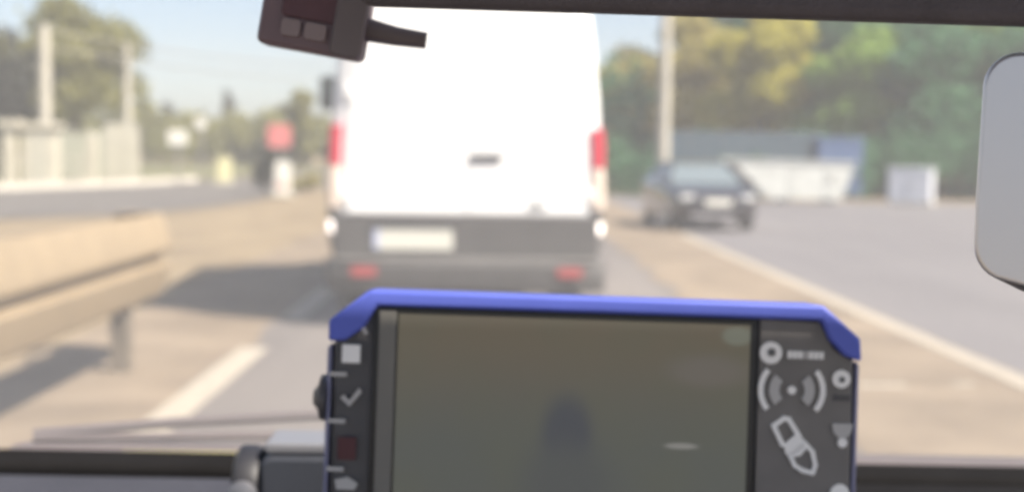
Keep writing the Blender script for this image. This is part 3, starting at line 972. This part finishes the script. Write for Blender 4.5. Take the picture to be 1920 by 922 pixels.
MB().prism_y(D([(-492, -118), (-424, -172), (422, -172), (492, -116), (496, 330), (-492, 330)]), 0, .026).build('body', M_TB, T, bevel=.002)
# blue bumper: top rail and two corners as one wrap-round frame
MB().prism_y(D([(-428, -182), (426, -182), (499, -121), (502, -78), (470, -88), (440, -118), (424, -153), (-412, -153), (-436, -112), (-470, -86), (-502, -84), (-502, -123)]),
             -.006, .030).build('blue_frame', M_BLU, T, bevel=.0016)
for s in (-1, 1):
    MB().prism_y(D([(s * 497, -78), (s * 506, -70), (s * 506, 332), (s * 497, 332)]), .002, .028).build('side_guard', mat('lavender_side_guard', (.24, .24, .36), .5), T, bevel=.0008, seg=1)
MB().prism_y(D([(330, -152), (424, -150), (452, -100), (488, -78), (490, 320), (310, 320), (310, -152)]), -.0022, -.0002).build('right_panel', M_TG, T, bevel=.0006, seg=1)
MB().prism_y(D([(-418, -151), (306, -151), (306, 305), (-418, 305)]), -.0026, -.0002).build('bezel', mat('bezel_black', (.014, .013, .013), .35), T, bevel=.0005, seg=1)

sm = bpy.data.materials.new('screen_reflections')
sm.use_nodes = True
nt = sm.node_tree
p = nt.nodes['Principled BSDF']
p.inputs['Roughness'].default_value = .55
p.inputs['Base Color'].default_value = (.03, .03, .028, 1)
tc = nt.nodes.new('ShaderNodeTexCoord')
sp = nt.nodes.new('ShaderNodeSeparateXYZ')
nt.links.new(tc.outputs['Object'], sp.inputs[0])


def rng_node(src, a, b, lo, hi):
    n = nt.nodes.new('ShaderNodeMapRange')
    n.interpolation_type = 'SMOOTHSTEP'
    n.inputs[1].default_value = a
    n.inputs[2].default_value = b
    n.inputs[3].default_value = lo
    n.inputs[4].default_value = hi
    nt.links.new(src, n.inputs[0])
    return n.outputs[0]


def mixc(f, a, b):
    n = nt.nodes.new('ShaderNodeMixRGB')
    for i, q in ((0, f), (1, a), (2, b)):
        if isinstance(q, tuple):
            n.inputs[i].default_value = q
        else:
            nt.links.new(q, n.inputs[i])
    return n.outputs[0]


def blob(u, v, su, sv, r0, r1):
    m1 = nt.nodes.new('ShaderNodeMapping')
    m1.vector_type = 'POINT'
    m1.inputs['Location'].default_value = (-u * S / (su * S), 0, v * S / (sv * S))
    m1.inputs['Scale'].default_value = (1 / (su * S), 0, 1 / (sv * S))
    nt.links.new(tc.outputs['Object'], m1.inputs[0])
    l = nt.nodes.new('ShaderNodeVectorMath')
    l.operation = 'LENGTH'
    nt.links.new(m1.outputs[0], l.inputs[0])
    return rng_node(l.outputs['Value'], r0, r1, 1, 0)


col = mixc(rng_node(sp.outputs['Z'], -.03, .035, 0, 1), (.115, .120, .105, 1), (.158, .128, .085, 1))  # screen reflection, dark blot and highlights painted in as faintly glowing colour
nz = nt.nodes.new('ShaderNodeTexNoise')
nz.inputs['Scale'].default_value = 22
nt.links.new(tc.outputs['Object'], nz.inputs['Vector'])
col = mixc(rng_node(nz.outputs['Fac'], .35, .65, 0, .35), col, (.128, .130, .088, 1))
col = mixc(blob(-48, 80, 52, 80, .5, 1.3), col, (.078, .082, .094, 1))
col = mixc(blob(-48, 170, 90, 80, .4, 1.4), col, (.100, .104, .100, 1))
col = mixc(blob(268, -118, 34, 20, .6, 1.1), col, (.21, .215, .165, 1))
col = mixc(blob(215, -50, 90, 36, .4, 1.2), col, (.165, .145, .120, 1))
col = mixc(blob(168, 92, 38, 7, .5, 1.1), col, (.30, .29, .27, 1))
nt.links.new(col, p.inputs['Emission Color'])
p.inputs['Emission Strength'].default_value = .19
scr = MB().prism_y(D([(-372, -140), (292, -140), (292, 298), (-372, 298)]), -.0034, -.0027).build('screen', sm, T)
MB().prism_y(D([(-408, -146), (-376, -146), (-376, 300), (-408, 300)]), -.0040, -.0027).build('screen_trim', mat('screen_trim_grey', (.17, .163, .145), .5), T, bevel=.0003, seg=1)


def icon(name, pts, m=M_ICON, y0=-.0034, parent=None):
    return MB().prism_y(D(pts), y0, -.0023).build(name, m, parent or T)


def ring_pts(cu, cv, r, n=24, a0=0, a1=360, r2=None):
    if r2 is None:
        return [(cu + r * math.cos(R(a0 + (a1 - a0) * k / n)), cv + r * math.sin(R(a0 + (a1 - a0) * k / n))) for k in range(n)]
    o_ = [(cu + r * math.cos(R(a0 + (a1 - a0) * k / n)), cv + r * math.sin(R(a0 + (a1 - a0) * k / n))) for k in range(n + 1)]
    i_ = [(cu + r2 * math.cos(R(a0 + (a1 - a0) * k / n)), cv + r2 * math.sin(R(a0 + (a1 - a0) * k / n))) for k in range(n + 1)]
    return o_ + list(reversed(i_))


# right panel print: round mark with word, waves, hand with card, small round keys
lg = icon('round_mark', ring_pts(332, -89, 21))
icon('mark_centre', ring_pts(333, -90, 8, 12), M_ICOND, -.0037, lg)
for i in range(7):
    u0 = 364 + i * 10
    icon('letter', [(u0, -94), (u0 + 8, -94), (u0 + 8, -80), (u0, -80)], M_ICON2 if i == 3 else M_ICON)
icon('wave_dot', ring_pts(374, -20, 8, 14))
for s in (-1, 1):
    a = 0 if s > 0 else 180
    icon('outer_wave', ring_pts(374 + s * 2, -20, 62, 14, a - 40, a + 40, 52), M_ICON)
    icon('inner_wave', ring_pts(374 + s * 0, -20, 43, 12, a - 42, a + 42, 24), M_ICON2)
cu, cv = 383, 86


def rot(pts, ang, cu=cu, cv=cv):
    c_, s_ = math.cos(R(ang)), math.sin(R(ang))
    return [(cu + u * c_ - v * s_, cv + u * s_ + v * c_) for u, v in pts]


def frame_icon(name, hw, hh, t, du, dv, ang, m=M_ICON):
    for (u0, u1, v0, v1) in ((-hw, hw, -hh, -hh + t), (-hw, hw, hh - t, hh), (-hw, -hw + t, -hh + t, hh - t), (hw - t, hw, -hh + t, hh - t)):
        icon(name, rot([(u0 + du, v0 + dv), (u1 + du, v0 + dv), (u1 + du, v1 + dv), (u0 + du, v1 + dv)], ang), m)


def outline(name, pts, t, ang, m=M_ICON):
    n = len(pts)
    mb = MB()
    for i in range(n):
        (ax, ay), (bx, by) = pts[i], pts[(i + 1) % n]
        L = math.hypot(bx - ax, by - ay)
        nx, ny = -(by - ay) / L * t / 2, (bx - ax) / L * t / 2
        ex, ey = (bx - ax) / L * t * .35, (by - ay) / L * t * .35
        q = [(ax + nx - ex, ay + ny - ey), (bx + nx + ex, by + ny + ey), (bx - nx + ex, by - ny + ey), (ax - nx - ex, ay - ny - ey)]
        mb.prism_y(D(rot(q, ang)), -.0034 - .00002 * i, -.0023)
    return mb.build(name, m, T)


outline('card_outline', [(-15, -54), (9, -56), (16, -50), (17, -14), (10, -6), (-14, -10), (-18, -16)], 9, -32)
icon('hand', rot([(-14, -14), (16, -20), (22, -4), (18, 14), (0, 20), (-16, 14), (-22, 2)], -32))
outline('hand_outline', [(-16, 10), (20, 4), (24, 26), (16, 50), (4, 60), (-10, 46), (-18, 30)], 8, -32)
kk = icon('round_key', ring_pts(467, -44, 17))
icon('key_centre', ring_pts(468, -43, 6, 10), M_ICOND, -.0037, kk)
icon('key_mark', [(452, 40), (492, 40), (488, 58), (478, 68), (466, 68), (456, 58)], M_ICON2)
icon('key_dot', ring_pts(473, 76, 9, 14))
icon('round_key', ring_pts(471, 172, 18))
icon('key_shadow', [(452, -14), (486, -14), (486, -2), (452, -2)], M_TB, -.0026)
# left key column
icon('square_key', [(-476, -78), (-442, -78), (-442, -44), (-476, -44)])
icon('tick', [(-476, 22), (-470, 16), (-460, 27), (-442, 3), (-436, 10), (-459, 38)], M_ICON2)
icon('red_key', [(-478, 96), (-444, 96), (-444, 138), (-478, 138)], mat('dull_red_key', (.085, .026, .030), .6))
for v in (-22, 66, 156):
    icon('key_bar', [(-498, v - 4), (-466, v - 4), (-466, v + 4), (-498, v + 4)], M_ICON2)
icon('round_key', [(-482, 176), (-458, 170), (-438, 182), (-444, 194), (-478, 194)], M_ICON2)
icon('corner_tick', [(-444, -112), (-438, -116), (-428, -100), (-434, -97)], M_ICON2)
MB().lathe_x([(0, .0115), (-.003, .011), (-.0045, .006), (-.0065, .0035)], -507 * S, .010, -28 * S, 14).build('side_knob', M_TB, T, smooth=True)
MB().prism_y(D([(-260, 331), (260, 331), (330, 495), (-330, 495)]), -.01, .05).build('stand', M_DARKPL, T, bevel=.003)

# ------------------------------------------------------------------ haze
hm = bpy.data.materials.new('haze')
hm.use_nodes = True
nt = hm.node_tree
nt.nodes.remove(nt.nodes['Principled BSDF'])
pv = nt.nodes.new('ShaderNodeVolumePrincipled')
pv.inputs['Color'].default_value = (.93, .94, .95, 1)
pv.inputs['Density'].default_value = .0011
pv.inputs['Anisotropy'].default_value = .1
nt.links.new(pv.outputs[0], nt.nodes['Material Output'].inputs['Volume'])
hz = MB().box(-301, 301, -61, 381, -1.4, 26).build('haze', hm)
hz['kind'] = 'stuff'
